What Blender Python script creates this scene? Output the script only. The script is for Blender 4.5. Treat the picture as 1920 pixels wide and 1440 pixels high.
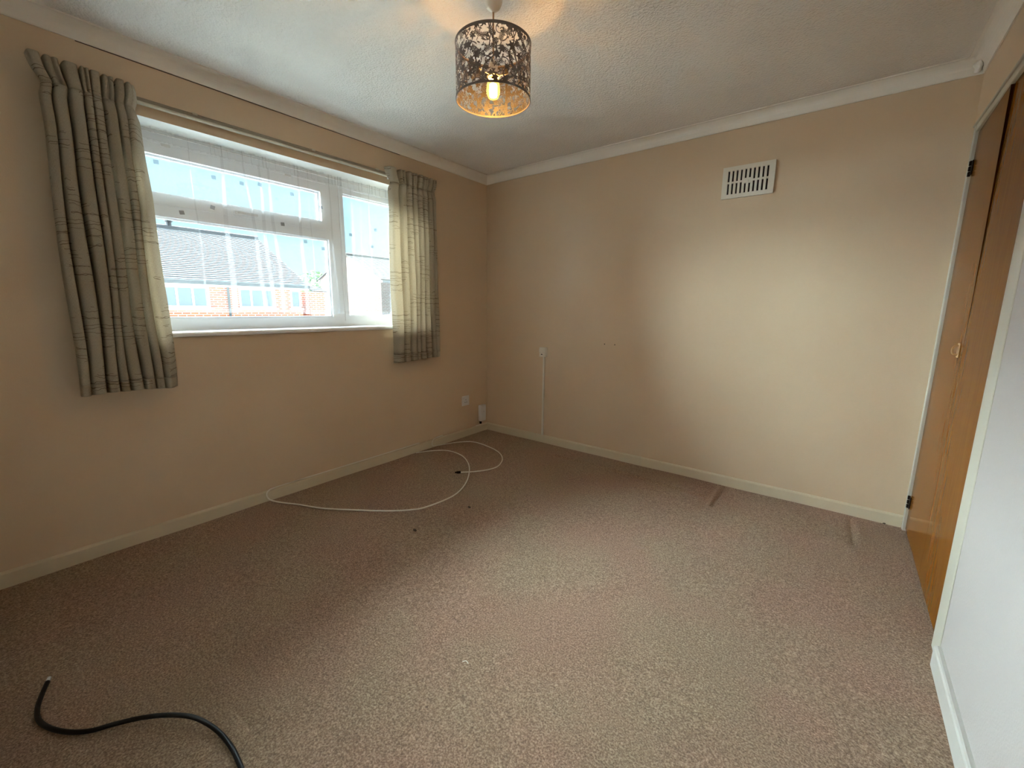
import bpy, bmesh, math, random
import numpy as np
from mathutils import Vector, Matrix

random.seed(7)
rng = np.random.default_rng(7)
S = bpy.context.scene
C = S.collection
for o in list(bpy.data.objects):
    bpy.data.objects.remove(o)

# ------------------------------------------------------------------ camera
W, D, H = 3.045, 3.150, 2.32          # room width (x), depth (-y), height
cd = bpy.data.cameras.new('camera')
cam = bpy.data.objects.new('camera', cd); C.objects.link(cam)
yaw, pitch, roll = 2.23012326, -0.176143666, 0.00876354
fw = Vector((math.cos(pitch)*math.cos(yaw), math.cos(pitch)*math.sin(yaw), math.sin(pitch)))
rt = Vector((math.sin(yaw), -math.cos(yaw), 0)); up = rt.cross(fw)
r2 = rt*math.cos(roll) + up*math.sin(roll); u2 = -rt*math.sin(roll) + up*math.cos(roll)
M = Matrix((r2, u2, -fw)).transposed().to_4x4()
M.translation = Vector((2.66524, -3.043176, 1.169738))
cam.matrix_world = M
cd.sensor_width = 36; cd.lens = 792.6/1920*36; cd.clip_start = .01; cd.clip_end = 300
S.camera = cam

# ------------------------------------------------------------------ light and exposure
S.view_settings.view_transform = 'Standard'; S.view_settings.look = 'None'
S.view_settings.gamma = 1; S.view_settings.use_curve_mapping = False
S.view_settings.exposure = 1.74
SKY_STRENGTH = .35
SUN_STRENGTH = 66.0
SUN_ANGLE = 132
SUN_DIR = Vector((1.0, 0.32, -0.44))      # travel direction of the light
BULB_GLOW = 165.0                         # radiance of the lamp's filament core
sl = bpy.data.lights.new('sun', 'SUN'); so = bpy.data.objects.new('sun', sl); C.objects.link(so)
sl.energy = SUN_STRENGTH; sl.angle = math.radians(SUN_ANGLE); sl.color = (.77, .94, 1.0)
so.location = (-6, -2, 6); so.rotation_euler = SUN_DIR.to_track_quat('-Z', 'Y').to_euler()

wd = bpy.data.worlds.new('sky'); S.world = wd; wd.use_nodes = True
nt = wd.node_tree; nt.nodes.clear()
def N(t, ty, **k):
    n = t.nodes.new(ty)
    for a, b in k.items():
        if a.startswith('i_'): n.inputs[int(a[2:])].default_value = b
        else: setattr(n, a, b)
    return n
def ramp(t, stops, src=None, interp='LINEAR'):
    r = N(t, 'ShaderNodeValToRGB'); e = r.color_ramp.elements; r.color_ramp.interpolation = interp
    while len(e) < len(stops): e.new(.5)
    for i, (p, c) in enumerate(stops):
        e[i].position = p; e[i].color = (*c, 1) if len(c) == 3 else c
    if src: t.links.new(src, r.inputs[0])
    return r
tc = N(nt, 'ShaderNodeTexCoord'); sp = N(nt, 'ShaderNodeSeparateXYZ'); nt.links.new(tc.outputs['Generated'], sp.inputs[0])
g = ramp(nt, [(0, (.50, .60, .62)), (.02, (.64, .93, 1.0)), (.18, (.52, .87, 1.0)), (.6, (.35, .66, 1.0)), (1, (.25, .5, .9))], sp.outputs[2])
nz = N(nt, 'ShaderNodeTexNoise'); nz.inputs['Scale'].default_value = 3.2; nz.inputs['Detail'].default_value = 7
mp = N(nt, 'ShaderNodeMapping'); mp.inputs['Scale'].default_value = (1, 1, 2.2); mp.inputs['Location'].default_value = (.85, .4, .6)
nt.links.new(tc.outputs['Generated'], mp.inputs[0]); nt.links.new(mp.outputs[0], nz.inputs[0])
cl = ramp(nt, [(.55, (0, 0, 0)), (.68, (1, 1, 1))], nz.outputs[0])
mx = N(nt, 'ShaderNodeMix', data_type='RGBA'); nt.links.new(cl.outputs[0], mx.inputs[0])
nt.links.new(g.outputs[0], mx.inputs[6]); mx.inputs[7].default_value = (1.05, 1.05, 1.05, 1)
bg = N(nt, 'ShaderNodeBackground'); bg.inputs[1].default_value = SKY_STRENGTH; nt.links.new(mx.outputs[2], bg.inputs[0])
wo = N(nt, 'ShaderNodeOutputWorld'); nt.links.new(bg.outputs[0], wo.inputs[0])

# ------------------------------------------------------------------ helpers
def mat(name, col, rough=.6, noise=None, bump=None, metal=0, spec=.5, coord='Object', trans=0):
    """noise=(scale, col2, lo, hi[, detail]); bump=(scale, strength, dist)"""
    m = bpy.data.materials.new(name); m.use_nodes = True; t = m.node_tree
    b = t.nodes['Principled BSDF']
    b.inputs['Base Color'].default_value = (*col, 1); b.inputs['Roughness'].default_value = rough
    b.inputs['Metallic'].default_value = metal; b.inputs['Specular IOR Level'].default_value = spec
    c = N(t, 'ShaderNodeTexCoord')
    if noise:
        n = N(t, 'ShaderNodeTexNoise'); n.inputs['Scale'].default_value = noise[0]; n.inputs['Detail'].default_value = noise[4] if len(noise) > 4 else 4
        t.links.new(c.outputs[coord], n.inputs[0])
        r = ramp(t, [(noise[2], col), (noise[3], noise[1])], n.outputs[0]); t.links.new(r.outputs[0], b.inputs['Base Color'])
    if bump:
        n = N(t, 'ShaderNodeTexNoise'); n.inputs['Scale'].default_value = bump[0]; n.inputs['Detail'].default_value = 3
        t.links.new(c.outputs[coord], n.inputs[0])
        bp = N(t, 'ShaderNodeBump'); bp.inputs['Strength'].default_value = bump[1]; bp.inputs['Distance'].default_value = bump[2]
        t.links.new(n.outputs[0], bp.inputs['Height']); t.links.new(bp.outputs[0], b.inputs['Normal'])
    return m

def link(name, me, m=None, parent=None, kind=None, loc=None):
    o = bpy.data.objects.new(name, me); C.objects.link(o)
    if m is not None:
        for q in (m if isinstance(m, (list, tuple)) else [m]): me.materials.append(q)
    if parent is not None: o.parent = parent
    if kind: o['kind'] = kind
    if loc: o.location = loc
    return o
def obj(name, bm, m=None, parent=None, smooth=False, kind=None):
    bmesh.ops.recalc_face_normals(bm, faces=bm.faces)
    me = bpy.data.meshes.new(name); bm.to_mesh(me); bm.free()
    if smooth:
        for p in me.polygons: p.use_smooth = True
    return link(name, me, m, parent, kind)
def tag(o, label, cat, group=None):
    o['label'] = label; o['category'] = cat
    if group: o['group'] = group
    return o
def struct(o, label=None):
    o['kind'] = 'structure'
    if label: o['label'] = label
    return o
def thing(name, label, cat, loc=(0, 0, 0), group=None):
    o = bpy.data.objects.new(name, None); C.objects.link(o); o.location = loc; o.empty_display_size = .1
    return tag(o, label, cat, group)
def put(parent, *objs):
    """parent objects built in world coordinates under an empty, keeping them in place"""
    for o in objs:
        o.parent = parent; o.matrix_parent_inverse = Matrix.Translation(-Vector(parent.location))

def box(bm, x0, x1, y0, y1, z0, z1, bev=0, mi=0):
    vs = [bm.verts.new((x, y, z)) for x in (x0, x1) for y in (y0, y1) for z in (z0, z1)]
    fs = [bm.faces.new([vs[i] for i in q]) for q in ((0,1,3,2),(4,6,7,5),(0,4,5,1),(2,3,7,6),(0,2,6,4),(1,5,7,3))]
    for f in fs: f.material_index = mi
    if bev:
        es = list({e for f in fs for e in f.edges})
        bmesh.ops.bevel(bm, geom=es, offset=bev, segments=2, profile=.6, affect='EDGES')
    return bm
def B(*a, **k): return box(bmesh.new(), *a, **k)
def lathe(bm, prof, c=(0, 0), n=32, cap=True):
    rings = []
    for r, z in prof:
        rings.append([bm.verts.new((c[0]+r*math.cos(2*math.pi*i/n), c[1]+r*math.sin(2*math.pi*i/n), z)) for i in range(n)])
    for a, b in zip(rings, rings[1:]):
        for i in range(n): bm.faces.new((a[i], a[(i+1) % n], b[(i+1) % n], b[i]))
    if cap:
        bm.faces.new(rings[0]); bm.faces.new(rings[-1])
    return bm
def spline(pts, n=10):
    P = [Vector(p) for p in pts]; P = [2*P[0]-P[1]] + P + [2*P[-1]-P[-2]]; out = []
    for i in range(1, len(P)-2):
        a, b, c, d = P[i-1:i+3]
        for k in range(n):
            t = k/n
            out.append(.5*((2*b)+(c-a)*t+(2*a-5*b+4*c-d)*t*t+(3*b-a-3*c+d)*t**3))
    out.append(P[-2]); return out
def tube(bm, pts, r, n=10, cap=True):
    rings = []; prev = None
    for i, p in enumerate(pts):
        d = (pts[min(i+1, len(pts)-1)]-pts[max(i-1, 0)]).normalized()
        if prev is None: prev = d.orthogonal()
        a = (prev - d*prev.dot(d)).normalized(); prev = a; b = d.cross(a)
        rr = r(i/(len(pts)-1)) if callable(r) else r
        rings.append([bm.verts.new(p+(a*math.cos(2*math.pi*k/n)+b*math.sin(2*math.pi*k/n))*rr) for k in range(n)])
    for a, b in zip(rings, rings[1:]):
        for i in range(n): bm.faces.new((a[i], a[(i+1) % n], b[(i+1) % n], b[i]))
    if cap: bm.faces.new(rings[0]); bm.faces.new(rings[-1])
    return bm
def sweep(bm, prof, a, b, axis):
    """extrude closed profile [(p,z)] from a to b along axis 'x'/'y' ; profile p is the other horizontal axis"""
    def v(s, p, z): return bm.verts.new((s, p, z) if axis == 'x' else (p, s, z))
    A = [v(a, p, z) for p, z in prof]; Bv = [v(b, p, z) for p, z in prof]; n = len(prof)
    for i in range(n): bm.faces.new((A[i], A[(i+1) % n], Bv[(i+1) % n], Bv[i]))
    bm.faces.new(A); bm.faces.new(Bv); return bm
def plate(bm, us, vs, holes, f, thick, extra=None):
    """rectangular slab with rectangular holes: f(u,v,d)->xyz, d in 0..thick; holes=(u0,u1,v0,v1)"""
    us = sorted(set([round(u, 5) for u in us]+[round(h[k], 5) for h in holes for k in (0, 1)]))
    vs = sorted(set([round(v, 5) for v in vs]+[round(h[k], 5) for h in holes for k in (2, 3)]))
    nu, nv = len(us)-1, len(vs)-1
    solid = [[not any(h[0]-1e-6 < (us[i]+us[i+1])/2 < h[1]+1e-6 and h[2]-1e-6 < (vs[j]+vs[j+1])/2 < h[3]+1e-6 for h in holes) for j in range(nv)] for i in range(nu)]
    vc = {}
    def V(i, j, d):
        k = (i, j, d)
        if k not in vc: vc[k] = bm.verts.new(f(us[i], vs[j], d))
        return vc[k]
    def ok(i, j): return 0 <= i < nu and 0 <= j < nv and solid[i][j]
    for i in range(nu):
        for j in range(nv):
            if not solid[i][j]: continue
            mi = extra((us[i]+us[i+1])/2, (vs[j]+vs[j+1])/2) if extra else 0
            fs = [bm.faces.new((V(i,j,0), V(i+1,j,0), V(i+1,j+1,0), V(i,j+1,0))), bm.faces.new((V(i,j,thick), V(i,j+1,thick), V(i+1,j+1,thick), V(i+1,j,thick)))]
            for (di, dj, a, b) in ((-1,0,(i,j),(i,j+1)), (1,0,(i+1,j),(i+1,j+1)), (0,-1,(i,j),(i+1,j)), (0,1,(i,j+1),(i+1,j+1))):
                if not ok(i+di, j+dj): fs.append(bm.faces.new((V(*a,0), V(*b,0), V(*b,thick), V(*a,thick))))
            for q in fs: q.material_index = mi
    return bm

# ------------------------------------------------------------------ materials
M_wall = mat('cream_wall_paint', (.69, .53, .365), .50, noise=(2.2, (.66, .50, .34), .3, .7), bump=(160, .12, .004), spec=.35)
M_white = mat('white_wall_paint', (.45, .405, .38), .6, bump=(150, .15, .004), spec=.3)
M_nearwall = mat('bright_white_wall_paint', (.80, .78, .74), .6, bump=(150, .15, .004), spec=.3)  # for the unseen near wall: guessed bright white to bounce light back
M_ceil = mat('stippled_ceiling_paint', (.82, .79, .74), .8, bump=(105, .8, .010), spec=.2)
M_cove = mat('coving_paint', (.84, .80, .73), .6, bump=(60, .05, .004))
M_skirt = mat('skirting_gloss_paint', (.66, .56, .40), .4, bump=(30, .05, .003))
M_skirt2 = mat('grey_white_gloss_paint', (.52, .49, .45), .4, bump=(30, .05, .003))
M_frame = mat('cream_frame_paint', (.50, .46, .38), .45, bump=(40, .06, .003))
M_upvc = mat('white_upvc', (.90, .91, .92), .3)
M_reveal = mat('reveal_paint', (.84, .82, .77), .55, bump=(90, .08, .003))
M_plast = mat('ivory_plastic', (.74, .69, .60), .35)
M_whplast = mat('white_plastic', (.78, .76, .74), .35)
M_dark = mat('dark_void', (.012, .010, .009), .8)
M_blackcable = mat('black_rubber', (.006, .0055, .006), .5, spec=.25)
M_whcable = mat('white_cable_sheath', (.80, .74, .64), .4)
M_metal = mat('bright_metal', (.75, .75, .74), .3, metal=1)
M_bronze = mat('dark_bronze_hinge', (.014, .009, .007), .8, spec=.1)
M_crumb = mat('dark_crumb', (.06, .038, .025), .9, noise=(300, (.1, .07, .05), .4, .6))
M_rail = mat('rail_plastic', (.62, .56, .44), .4)

def carpet_mat():
    m = bpy.data.materials.new('beige_cut_pile_carpet'); m.use_nodes = True; t = m.node_tree; b = t.nodes['Principled BSDF']
    b.inputs['Roughness'].default_value = 1; b.inputs['Specular IOR Level'].default_value = .05
    b.inputs['Sheen Weight'].default_value = .15; b.inputs['Sheen Roughness'].default_value = .6
    c = N(t, 'ShaderNodeTexCoord')
    n1 = N(t, 'ShaderNodeTexNoise'); n1.inputs['Scale'].default_value = 175; n1.inputs['Detail'].default_value = 5; n1.inputs['Roughness'].default_value = .75
    n2 = N(t, 'ShaderNodeTexNoise'); n2.inputs['Scale'].default_value = 2.3; n2.inputs['Detail'].default_value = 5
    n3 = N(t, 'ShaderNodeTexNoise'); n3.inputs['Scale'].default_value = 60; n3.inputs['Detail'].default_value = 3
    for n in (n1, n2, n3): t.links.new(c.outputs['Object'], n.inputs[0])
    r1 = ramp(t, [(.32, (.115, .060, .034)), (.5, (.335, .212, .140)), (.68, (.65, .475, .345))], n1.outputs[0])
    r2_ = ramp(t, [(.38, (1.0, .91, .88)), (.62, (.96, 1.0, .93))], n2.outputs[0])
    r3 = ramp(t, [(.3, (.86, .86, .86)), (.7, (1.1, 1.1, 1.1))], n3.outputs[0])
    a = N(t, 'ShaderNodeMix', data_type='RGBA', blend_type='MULTIPLY'); a.inputs[0].default_value = 1
    t.links.new(r1.outputs[0], a.inputs[6]); t.links.new(r2_.outputs[0], a.inputs[7])
    a2 = N(t, 'ShaderNodeMix', data_type='RGBA', blend_type='MULTIPLY'); a2.inputs[0].default_value = 1
    t.links.new(a.outputs[2], a2.inputs[6]); t.links.new(r3.outputs[0], a2.inputs[7])
    t.links.new(a2.outputs[2], b.inputs['Base Color'])
    bp = N(t, 'ShaderNodeBump'); bp.inputs['Strength'].default_value = .9; bp.inputs['Distance'].default_value = .006
    t.links.new(n1.outputs[0], bp.inputs['Height']); t.links.new(bp.outputs[0], b.inputs['Normal'])
    return m
M_carpet = carpet_mat()

def wood_mat(name, c1, c2):
    m = bpy.data.materials.new(name); m.use_nodes = True; t = m.node_tree; b = t.nodes['Principled BSDF']
    b.inputs['Roughness'].default_value = .14; b.inputs['Specular IOR Level'].default_value = .3; b.inputs['IOR'].default_value = 1.12
    c = N(t, 'ShaderNodeTexCoord'); mp = N(t, 'ShaderNodeMapping'); mp.inputs['Scale'].default_value = (1, 14, .9)
    n = N(t, 'ShaderNodeTexNoise'); n.inputs['Scale'].default_value = 6; n.inputs['Detail'].default_value = 6; n.inputs['Distortion'].default_value = .15
    t.links.new(c.outputs['Object'], mp.inputs[0]); t.links.new(mp.outputs[0], n.inputs[0])
    r = ramp(t, [(.3, c1), (.7, c2)], n.outputs[0]); t.links.new(r.outputs[0], b.inputs['Base Color'])
    return m
M_wood = wood_mat('golden_oak_veneer', (.18, .059, .004), (.22, .076, .006))
M_woodedge = wood_mat('dark_wood_edge', (.022, .008, .003), (.035, .012, .005))

def fabric_mat():
    m = bpy.data.materials.new('beige_embroidered_fabric'); m.use_nodes = True; t = m.node_tree; t.nodes.clear()
    out = N(t, 'ShaderNodeOutputMaterial')
    uv = N(t, 'ShaderNodeUVMap'); sp = N(t, 'ShaderNodeSeparateXYZ'); t.links.new(uv.outputs[0], sp.inputs[0])
    def noise(scale, sx, sy, det=2):
        mp = N(t, 'ShaderNodeMapping'); mp.inputs['Scale'].default_value = (sx, sy, 1); t.links.new(uv.outputs[0], mp.inputs[0])
        n = N(t, 'ShaderNodeTexNoise'); n.inputs['Scale'].default_value = scale; n.inputs['Detail'].default_value = det; t.links.new(mp.outputs[0], n.inputs[0]); return n.outputs[0]
    def mth(op, a, b=None, c=None):
        n = N(t, 'ShaderNodeMath', operation=op)
        for i, q in enumerate((a, b, c)):
            if q is None: continue
            if isinstance(q, (int, float)): n.inputs[i].default_value = q
            else: t.links.new(q, n.inputs[i])
        return n.outputs[0]
    lines = None
    for k, (amp, per, sc, sy) in enumerate(((.036, .031, 7, 6), (.044, .043, 6, 8))):
        v = mth('ADD', sp.outputs[1], mth('MULTIPLY', noise(sc, 1, sy*.3), amp))
        fr = mth('FRACT', mth('DIVIDE', v, per))
        d = mth('ABSOLUTE', mth('SUBTRACT', fr, .5))
        l = mth('LESS_THAN', d, .034)
        lines = l if lines is None else mth('MAXIMUM', lines, l)
    band = mth('GREATER_THAN', noise(7, .35, 1.0, 1), .52)
    lines = mth('MULTIPLY', lines, band)
    lines = mth('MULTIPLY', lines, .65)
    weave = noise(400, 1, .3, 3)
    base = ramp(t, [(.3, (.46, .40, .31)), (.7, (.62, .55, .435))], weave)
    mx = N(t, 'ShaderNodeMix', data_type='RGBA'); t.links.new(lines, mx.inputs[0]); t.links.new(base.outputs[0], mx.inputs[6]); mx.inputs[7].default_value = (.12, .075, .04, 1)
    d = N(t, 'ShaderNodeBsdfDiffuse'); tr = N(t, 'ShaderNodeBsdfTranslucent')
    t.links.new(mx.outputs[2], d.inputs[0]); t.links.new(mx.outputs[2], tr.inputs[0])
    ms = N(t, 'ShaderNodeMixShader'); ms.inputs[0].default_value = .42
    t.links.new(d.outputs[0], ms.inputs[1]); t.links.new(tr.outputs[0], ms.inputs[2]); t.links.new(ms.outputs[0], out.inputs[0])
    return m
M_fabric = fabric_mat()

def net_mat(name, opac, col=(.86, .89, .92)):
    m = bpy.data.materials.new(name); m.use_nodes = True; t = m.node_tree; t.nodes.clear()
    out = N(t, 'ShaderNodeOutputMaterial')
    d = N(t, 'ShaderNodeBsdfDiffuse'); tr = N(t, 'ShaderNodeBsdfTranslucent'); tp = N(t, 'ShaderNodeBsdfTransparent')
    c = N(t, 'ShaderNodeTexCoord'); n = N(t, 'ShaderNodeTexNoise'); n.inputs['Scale'].default_value = 700; t.links.new(c.outputs['Object'], n.inputs[0])
    r = ramp(t, [(.3, tuple(q*.93 for q in col)), (.7, col)], n.outputs[0])
    t.links.new(r.outputs[0], d.inputs[0]); t.links.new(r.outputs[0], tr.inputs[0])
    a = N(t, 'ShaderNodeMixShader'); a.inputs[0].default_value = .5; t.links.new(d.outputs[0], a.inputs[1]); t.links.new(tr.outputs[0], a.inputs[2])
    b = N(t, 'ShaderNodeMixShader'); b.inputs[0].default_value = opac; t.links.new(tp.outputs[0], b.inputs[1]); t.links.new(a.outputs[0], b.inputs[2])
    t.links.new(b.outputs[0], out.inputs[0]); return m
M_net = net_mat('sheer_net', .042)
M_netband = net_mat('sheer_net_double', .10)
M_motif = net_mat('grey_net_motif', .27, (.03, .04, .06))

def glass_mat():
    m = bpy.data.materials.new('window_glass'); m.use_nodes = True; t = m.node_tree; t.nodes.clear()
    out = N(t, 'ShaderNodeOutputMaterial'); tp = N(t, 'ShaderNodeBsdfTransparent'); tp.inputs[0].default_value = (.96, .98, .975, 1)
    gl = N(t, 'ShaderNodeBsdfGlossy'); gl.inputs['Roughness'].default_value = .02
    fr = N(t, 'ShaderNodeFresnel'); fr.inputs[0].default_value = 1.45
    ms = N(t, 'ShaderNodeMixShader'); t.links.new(fr.outputs[0], ms.inputs[0]); t.links.new(tp.outputs[0], ms.inputs[1]); t.links.new(gl.outputs[0], ms.inputs[2]); t.links.new(ms.outputs[0], out.inputs[0])
    return m
M_glass = glass_mat()

def emit_mat(name, col, st):
    m = bpy.data.materials.new(name); m.use_nodes = True; t = m.node_tree; t.nodes.clear()
    out = N(t, 'ShaderNodeOutputMaterial'); e = N(t, 'ShaderNodeEmission'); e.inputs[0].default_value = (*col, 1); e.inputs[1].default_value = st
    t.links.new(e.outputs[0], out.inputs[0]); return m

def brick_mat(name='red_brick_wall', c1=(.55, .15, .07), c2=(.40, .13, .08), cm=(.66, .6, .54)):
    m = bpy.data.materials.new(name); m.use_nodes = True; t = m.node_tree; b = t.nodes['Principled BSDF']; b.inputs['Roughness'].default_value = .9
    c = N(t, 'ShaderNodeTexCoord'); sp = N(t, 'ShaderNodeSeparateXYZ'); cb = N(t, 'ShaderNodeCombineXYZ'); ad = N(t, 'ShaderNodeMath', operation='ADD')
    t.links.new(c.outputs['Object'], sp.inputs[0]); t.links.new(sp.outputs[0], ad.inputs[0]); t.links.new(sp.outputs[1], ad.inputs[1])
    t.links.new(ad.outputs[0], cb.inputs[0]); t.links.new(sp.outputs[2], cb.inputs[1])
    br = N(t, 'ShaderNodeTexBrick'); br.inputs['Scale'].default_value = 1; br.inputs['Brick Width'].default_value = .225; br.inputs['Row Height'].default_value = .075
    br.inputs['Mortar Size'].default_value = .011; br.inputs['Color1'].default_value = (*c1, 1); br.inputs['Color2'].default_value = (*c2, 1); br.inputs['Mortar'].default_value = (*cm, 1); b.inputs['Specular IOR Level'].default_value = .1
    t.links.new(cb.outputs[0], br.inputs[0]); t.links.new(br.outputs[0], b.inputs['Base Color']); return m
M_brick = brick_mat(); M_brick2 = brick_mat('brown_brick_wall', (.085, .036, .026), (.06, .028, .02), (.12, .105, .095))
M_tile = mat('grey_roof_tiles', (.030, .030, .034), .8, noise=(9, (.045, .043, .046), .35, .65), spec=.08)
M_tile2 = mat('brown_roof_tiles', (.040, .034, .031), .8, noise=(9, (.055, .048, .042), .35, .65), spec=.08)
M_outwin = mat('white_house_frame', (.85, .85, .85), .4)
M_outglass = mat('house_window_glass', (.16, .2, .24), .08)
M_soffit = mat('dark_gutter', (.08, .085, .09), .5)
M_ground = mat('pale_bounce_ground', (.42, .41, .38), .9, noise=(1.2, (.34, .33, .31), .4, .6))  # unseen ground, made pale to bounce light up through the window
M_leaf = mat('tree_leaves', (.05, .10, .035), .8, noise=(4, (.12, .19, .07), .4, .65))
M_bark = mat('tree_bark', (.14, .10, .07), .9, noise=(20, (.2, .15, .1), .4, .6))

# ================================================================== ROOM SHELL
WY0, WY1, WZ0, WZ1 = -2.56, -.72, 1.025, 2.03     # window opening
# floor: fine grid with dents and the seam of the carpet
step = .012
xs = np.arange(-.0, W+.07+step, step); ys = np.arange(-D, 0+step, step); ys[-1] = 0.0
X, Y = np.meshgrid(xs, ys, indexing='ij')
Z = -.0015 + .0012*np.sin(X*3.1+1)*np.sin(Y*2.7)
for k in range(5):
    a, b_ = rng.uniform(4, 11, 2); Z += .0006*np.sin(a*X+rng.uniform(0, 6))*np.sin(b_*Y+rng.uniform(0, 6))
def seg_d(ax, ay, bx, by):
    dx, dy = bx-ax, by-ay; L2 = dx*dx+dy*dy
    t_ = np.clip(((X-ax)*dx+(Y-ay)*dy)/L2, 0, 1)
    return np.hypot(X-ax-t_*dx, Y-ay-t_*dy)
for (ax, ay, bx, by, w, h) in ((.92, -.215, 1.45, -.214, .012, .005), (1.45, -.214, 2.08, -.262, .012, .006), (.95, -.245, 2.07, -.295, .014, -.005),
                               (2.105, -.06, 2.118, -.44, .012, -.010), (2.135, -.06, 2.142, -.42, .013, .007), (2.175, -.04, 2.175, -.40, .011, .006), (2.16, -.05, 2.16, -.40, .009, -.009),
                               (2.822, -.06, 2.834, -.40, .012, -.009), (2.862, -.05, 2.868, -.36, .014, .006), (2.0, -1.13, 2.02, -1.12, .02, .005), (1.99, -1.10, 2.03, -1.10, .012, -.005),
                               (2.02, -2.05, 2.05, -2.04, .025, -.005), (1.6, -1.9, 1.63, -1.88, .02, .004)):
    Z += 1.05*h*np.exp(-(seg_d(ax, ay, bx, by)/w)**2)
nx, ny = len(xs), len(ys); idx = np.arange(nx*ny).reshape(nx, ny)
q = np.stack([idx[:-1, :-1], idx[1:, :-1], idx[1:, 1:], idx[:-1, 1:]], -1).reshape(-1, 4)
def grid_mesh(name, co, quads, uv=None, smooth=True):
    me = bpy.data.meshes.new(name); me.vertices.add(len(co)); me.vertices.foreach_set('co', np.asarray(co, np.float32).ravel())
    me.loops.add(quads.size); me.loops.foreach_set('vertex_index', quads.ravel().astype(np.int32))
    me.polygons.add(len(quads)); me.polygons.foreach_set('loop_start', np.arange(0, quads.size, 4, dtype=np.int32))
    me.update(calc_edges=True)
    if uv is not None:
        l = me.uv_layers.new(name='UVMap'); l.data.foreach_set('uv', np.asarray(uv, np.float32)[quads.ravel()].ravel())
    if smooth: me.polygons.foreach_set('use_smooth', np.ones(len(quads), bool))
    me.validate(); return me
struct(link('floor', grid_mesh('floor', np.stack([X, Y, Z], -1).reshape(-1, 3), q), M_carpet), 'beige cut pile carpet covering the whole bedroom floor')
sub = B(-.3, 3.8, -D-.2, .2, -.25, -.03); struct(obj('floor', sub, M_dark), 'bare slab below the carpet')

struct(obj('ceiling', B(-.27, W+.7, -D-.12, .12, H, H+.12), M_ceil), 'white stippled ceiling')
bm = plate(bmesh.new(), (-D-.12, .12), (-.012, H), [(WY0, WY1, WZ0, WZ1)], lambda u, v, d: (-d, u, v), .27)
for f in bm.faces:                                             # reveal faces of the opening
    c = f.calc_center_median()
    if WY0-.01 < c.y < WY1+.01 and WZ0-.01 < c.z < WZ1+.01 and -.26 < c.x < -.005: f.material_index = 1
struct(obj('wall_left', bm, [M_wall, M_reveal]), 'cream painted window wall')
bw = obj('wall_back', B(0, W+.7, 0, .12, -.012, H), M_wall); struct(bw, 'bare cream back wall with the air vent')
for (x, z) in ((1.215, .905), (1.30, .905)):
    bm = lathe(bmesh.new(), [(.0025, 0), (.0045, .0012)], n=10); h = obj('screw_hole', bm, M_crumb, bw)
    h.rotation_euler = (math.radians(90), 0, 0); h.location = (x, -.0003, z)
struct(obj('wall_near', B(0, W+.7, -D-.12, -D, -.012, H), M_nearwall), 'wall behind the viewpoint, painted bright white to bounce light')
# right wall: opening for the built-in wardrobe
OY0, OY1, OZ1 = -1.18, 0.0, 2.03
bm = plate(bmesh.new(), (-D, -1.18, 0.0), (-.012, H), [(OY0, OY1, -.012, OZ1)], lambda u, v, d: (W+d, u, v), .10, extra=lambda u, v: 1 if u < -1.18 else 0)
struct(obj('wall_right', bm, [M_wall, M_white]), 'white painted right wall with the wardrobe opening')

# coving: concave quarter profile
def cove_prof(s, base):
    r = .06; pts = [(base, H), (base, H-r-.004), (base+s*.006, H-r-.004), (base+s*.006, H-r+.002)]
    for k in range(1, 8):
        a = math.pi/2*k/8; pts.append((base+s*(r+.002-(r-.006)*math.cos(a)), H-r+.002+(r-.006)*math.sin(a)))
    pts += [(base+s*(r+.002), H-.006), (base+s*(r+.004), H-.006), (base+s*(r+.004), H)]
    return pts
struct(obj('trim_1', sweep(bmesh.new(), cove_prof(1, 0), -D, 0, 'y'), M_cove, smooth=False), 'coving along the window wall')
ck = obj('shadow_gap_strip', B(.0002, .0022, -2.60, -.95, H-.0672, H-.0642), M_crumb, bpy.data.objects['trim_1'])  # dark strip painted in for the shadow gap under the coving
struct(obj('trim_2', sweep(bmesh.new(), cove_prof(-1, 0), 0, W, 'x'), M_cove), 'coving along the back wall')
struct(obj('trim_3', sweep(bmesh.new(), cove_prof(-1, W), -D, 0, 'y'), M_cove), 'coving along the right wall')
struct(obj('trim_4', sweep(bmesh.new(), cove_prof(1, -D), 0, W, 'x'), M_cove), 'coving behind the viewpoint')
# lumpy filler where two coving runs meet in the right corner
bm = bmesh.new(); bmesh.ops.create_icosphere(bm, subdivisions=3, radius=1)
for v in bm.verts:
    v.co = Vector((W-.026+v.co.x*.016*(1+.3*math.sin(v.co.z*5)), -.030+v.co.y*.019*(1+.3*math.sin(v.co.x*4+1)), H-.038+v.co.z*.026)) + Vector((random.uniform(-1, 1),)*3)*.0015
struct(obj('trim_5', bm, M_cove, smooth=True), 'lump of filler in the coving corner')

def skirt(s, base, h=.066, t=.015):
    return [(base, -.01), (base+s*t, -.01), (base+s*t, h-.009), (base+s*(t-.003), h-.003), (base+s*(t-.008), h), (base, h)]
struct(obj('baseboard_left', sweep(bmesh.new(), skirt(1, 0), -D, 0, 'y'), M_skirt), 'cream skirting below the window wall')
struct(obj('baseboard_back', sweep(bmesh.new(), skirt(-1, 0), .015, W-.002, 'x'), M_skirt), 'cream skirting along the back wall')
struct(obj('baseboard_near', sweep(bmesh.new(), skirt(1, -D, .066, .012), .015, W-.015, 'x'), M_skirt2), 'skirting behind the viewpoint')
struct(obj('baseboard_right', sweep(bmesh.new(), skirt(-1, W, .075, .018), -D+.015, -1.19, 'y'), M_skirt2), 'pale grey skirting under the white right wall')

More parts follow.
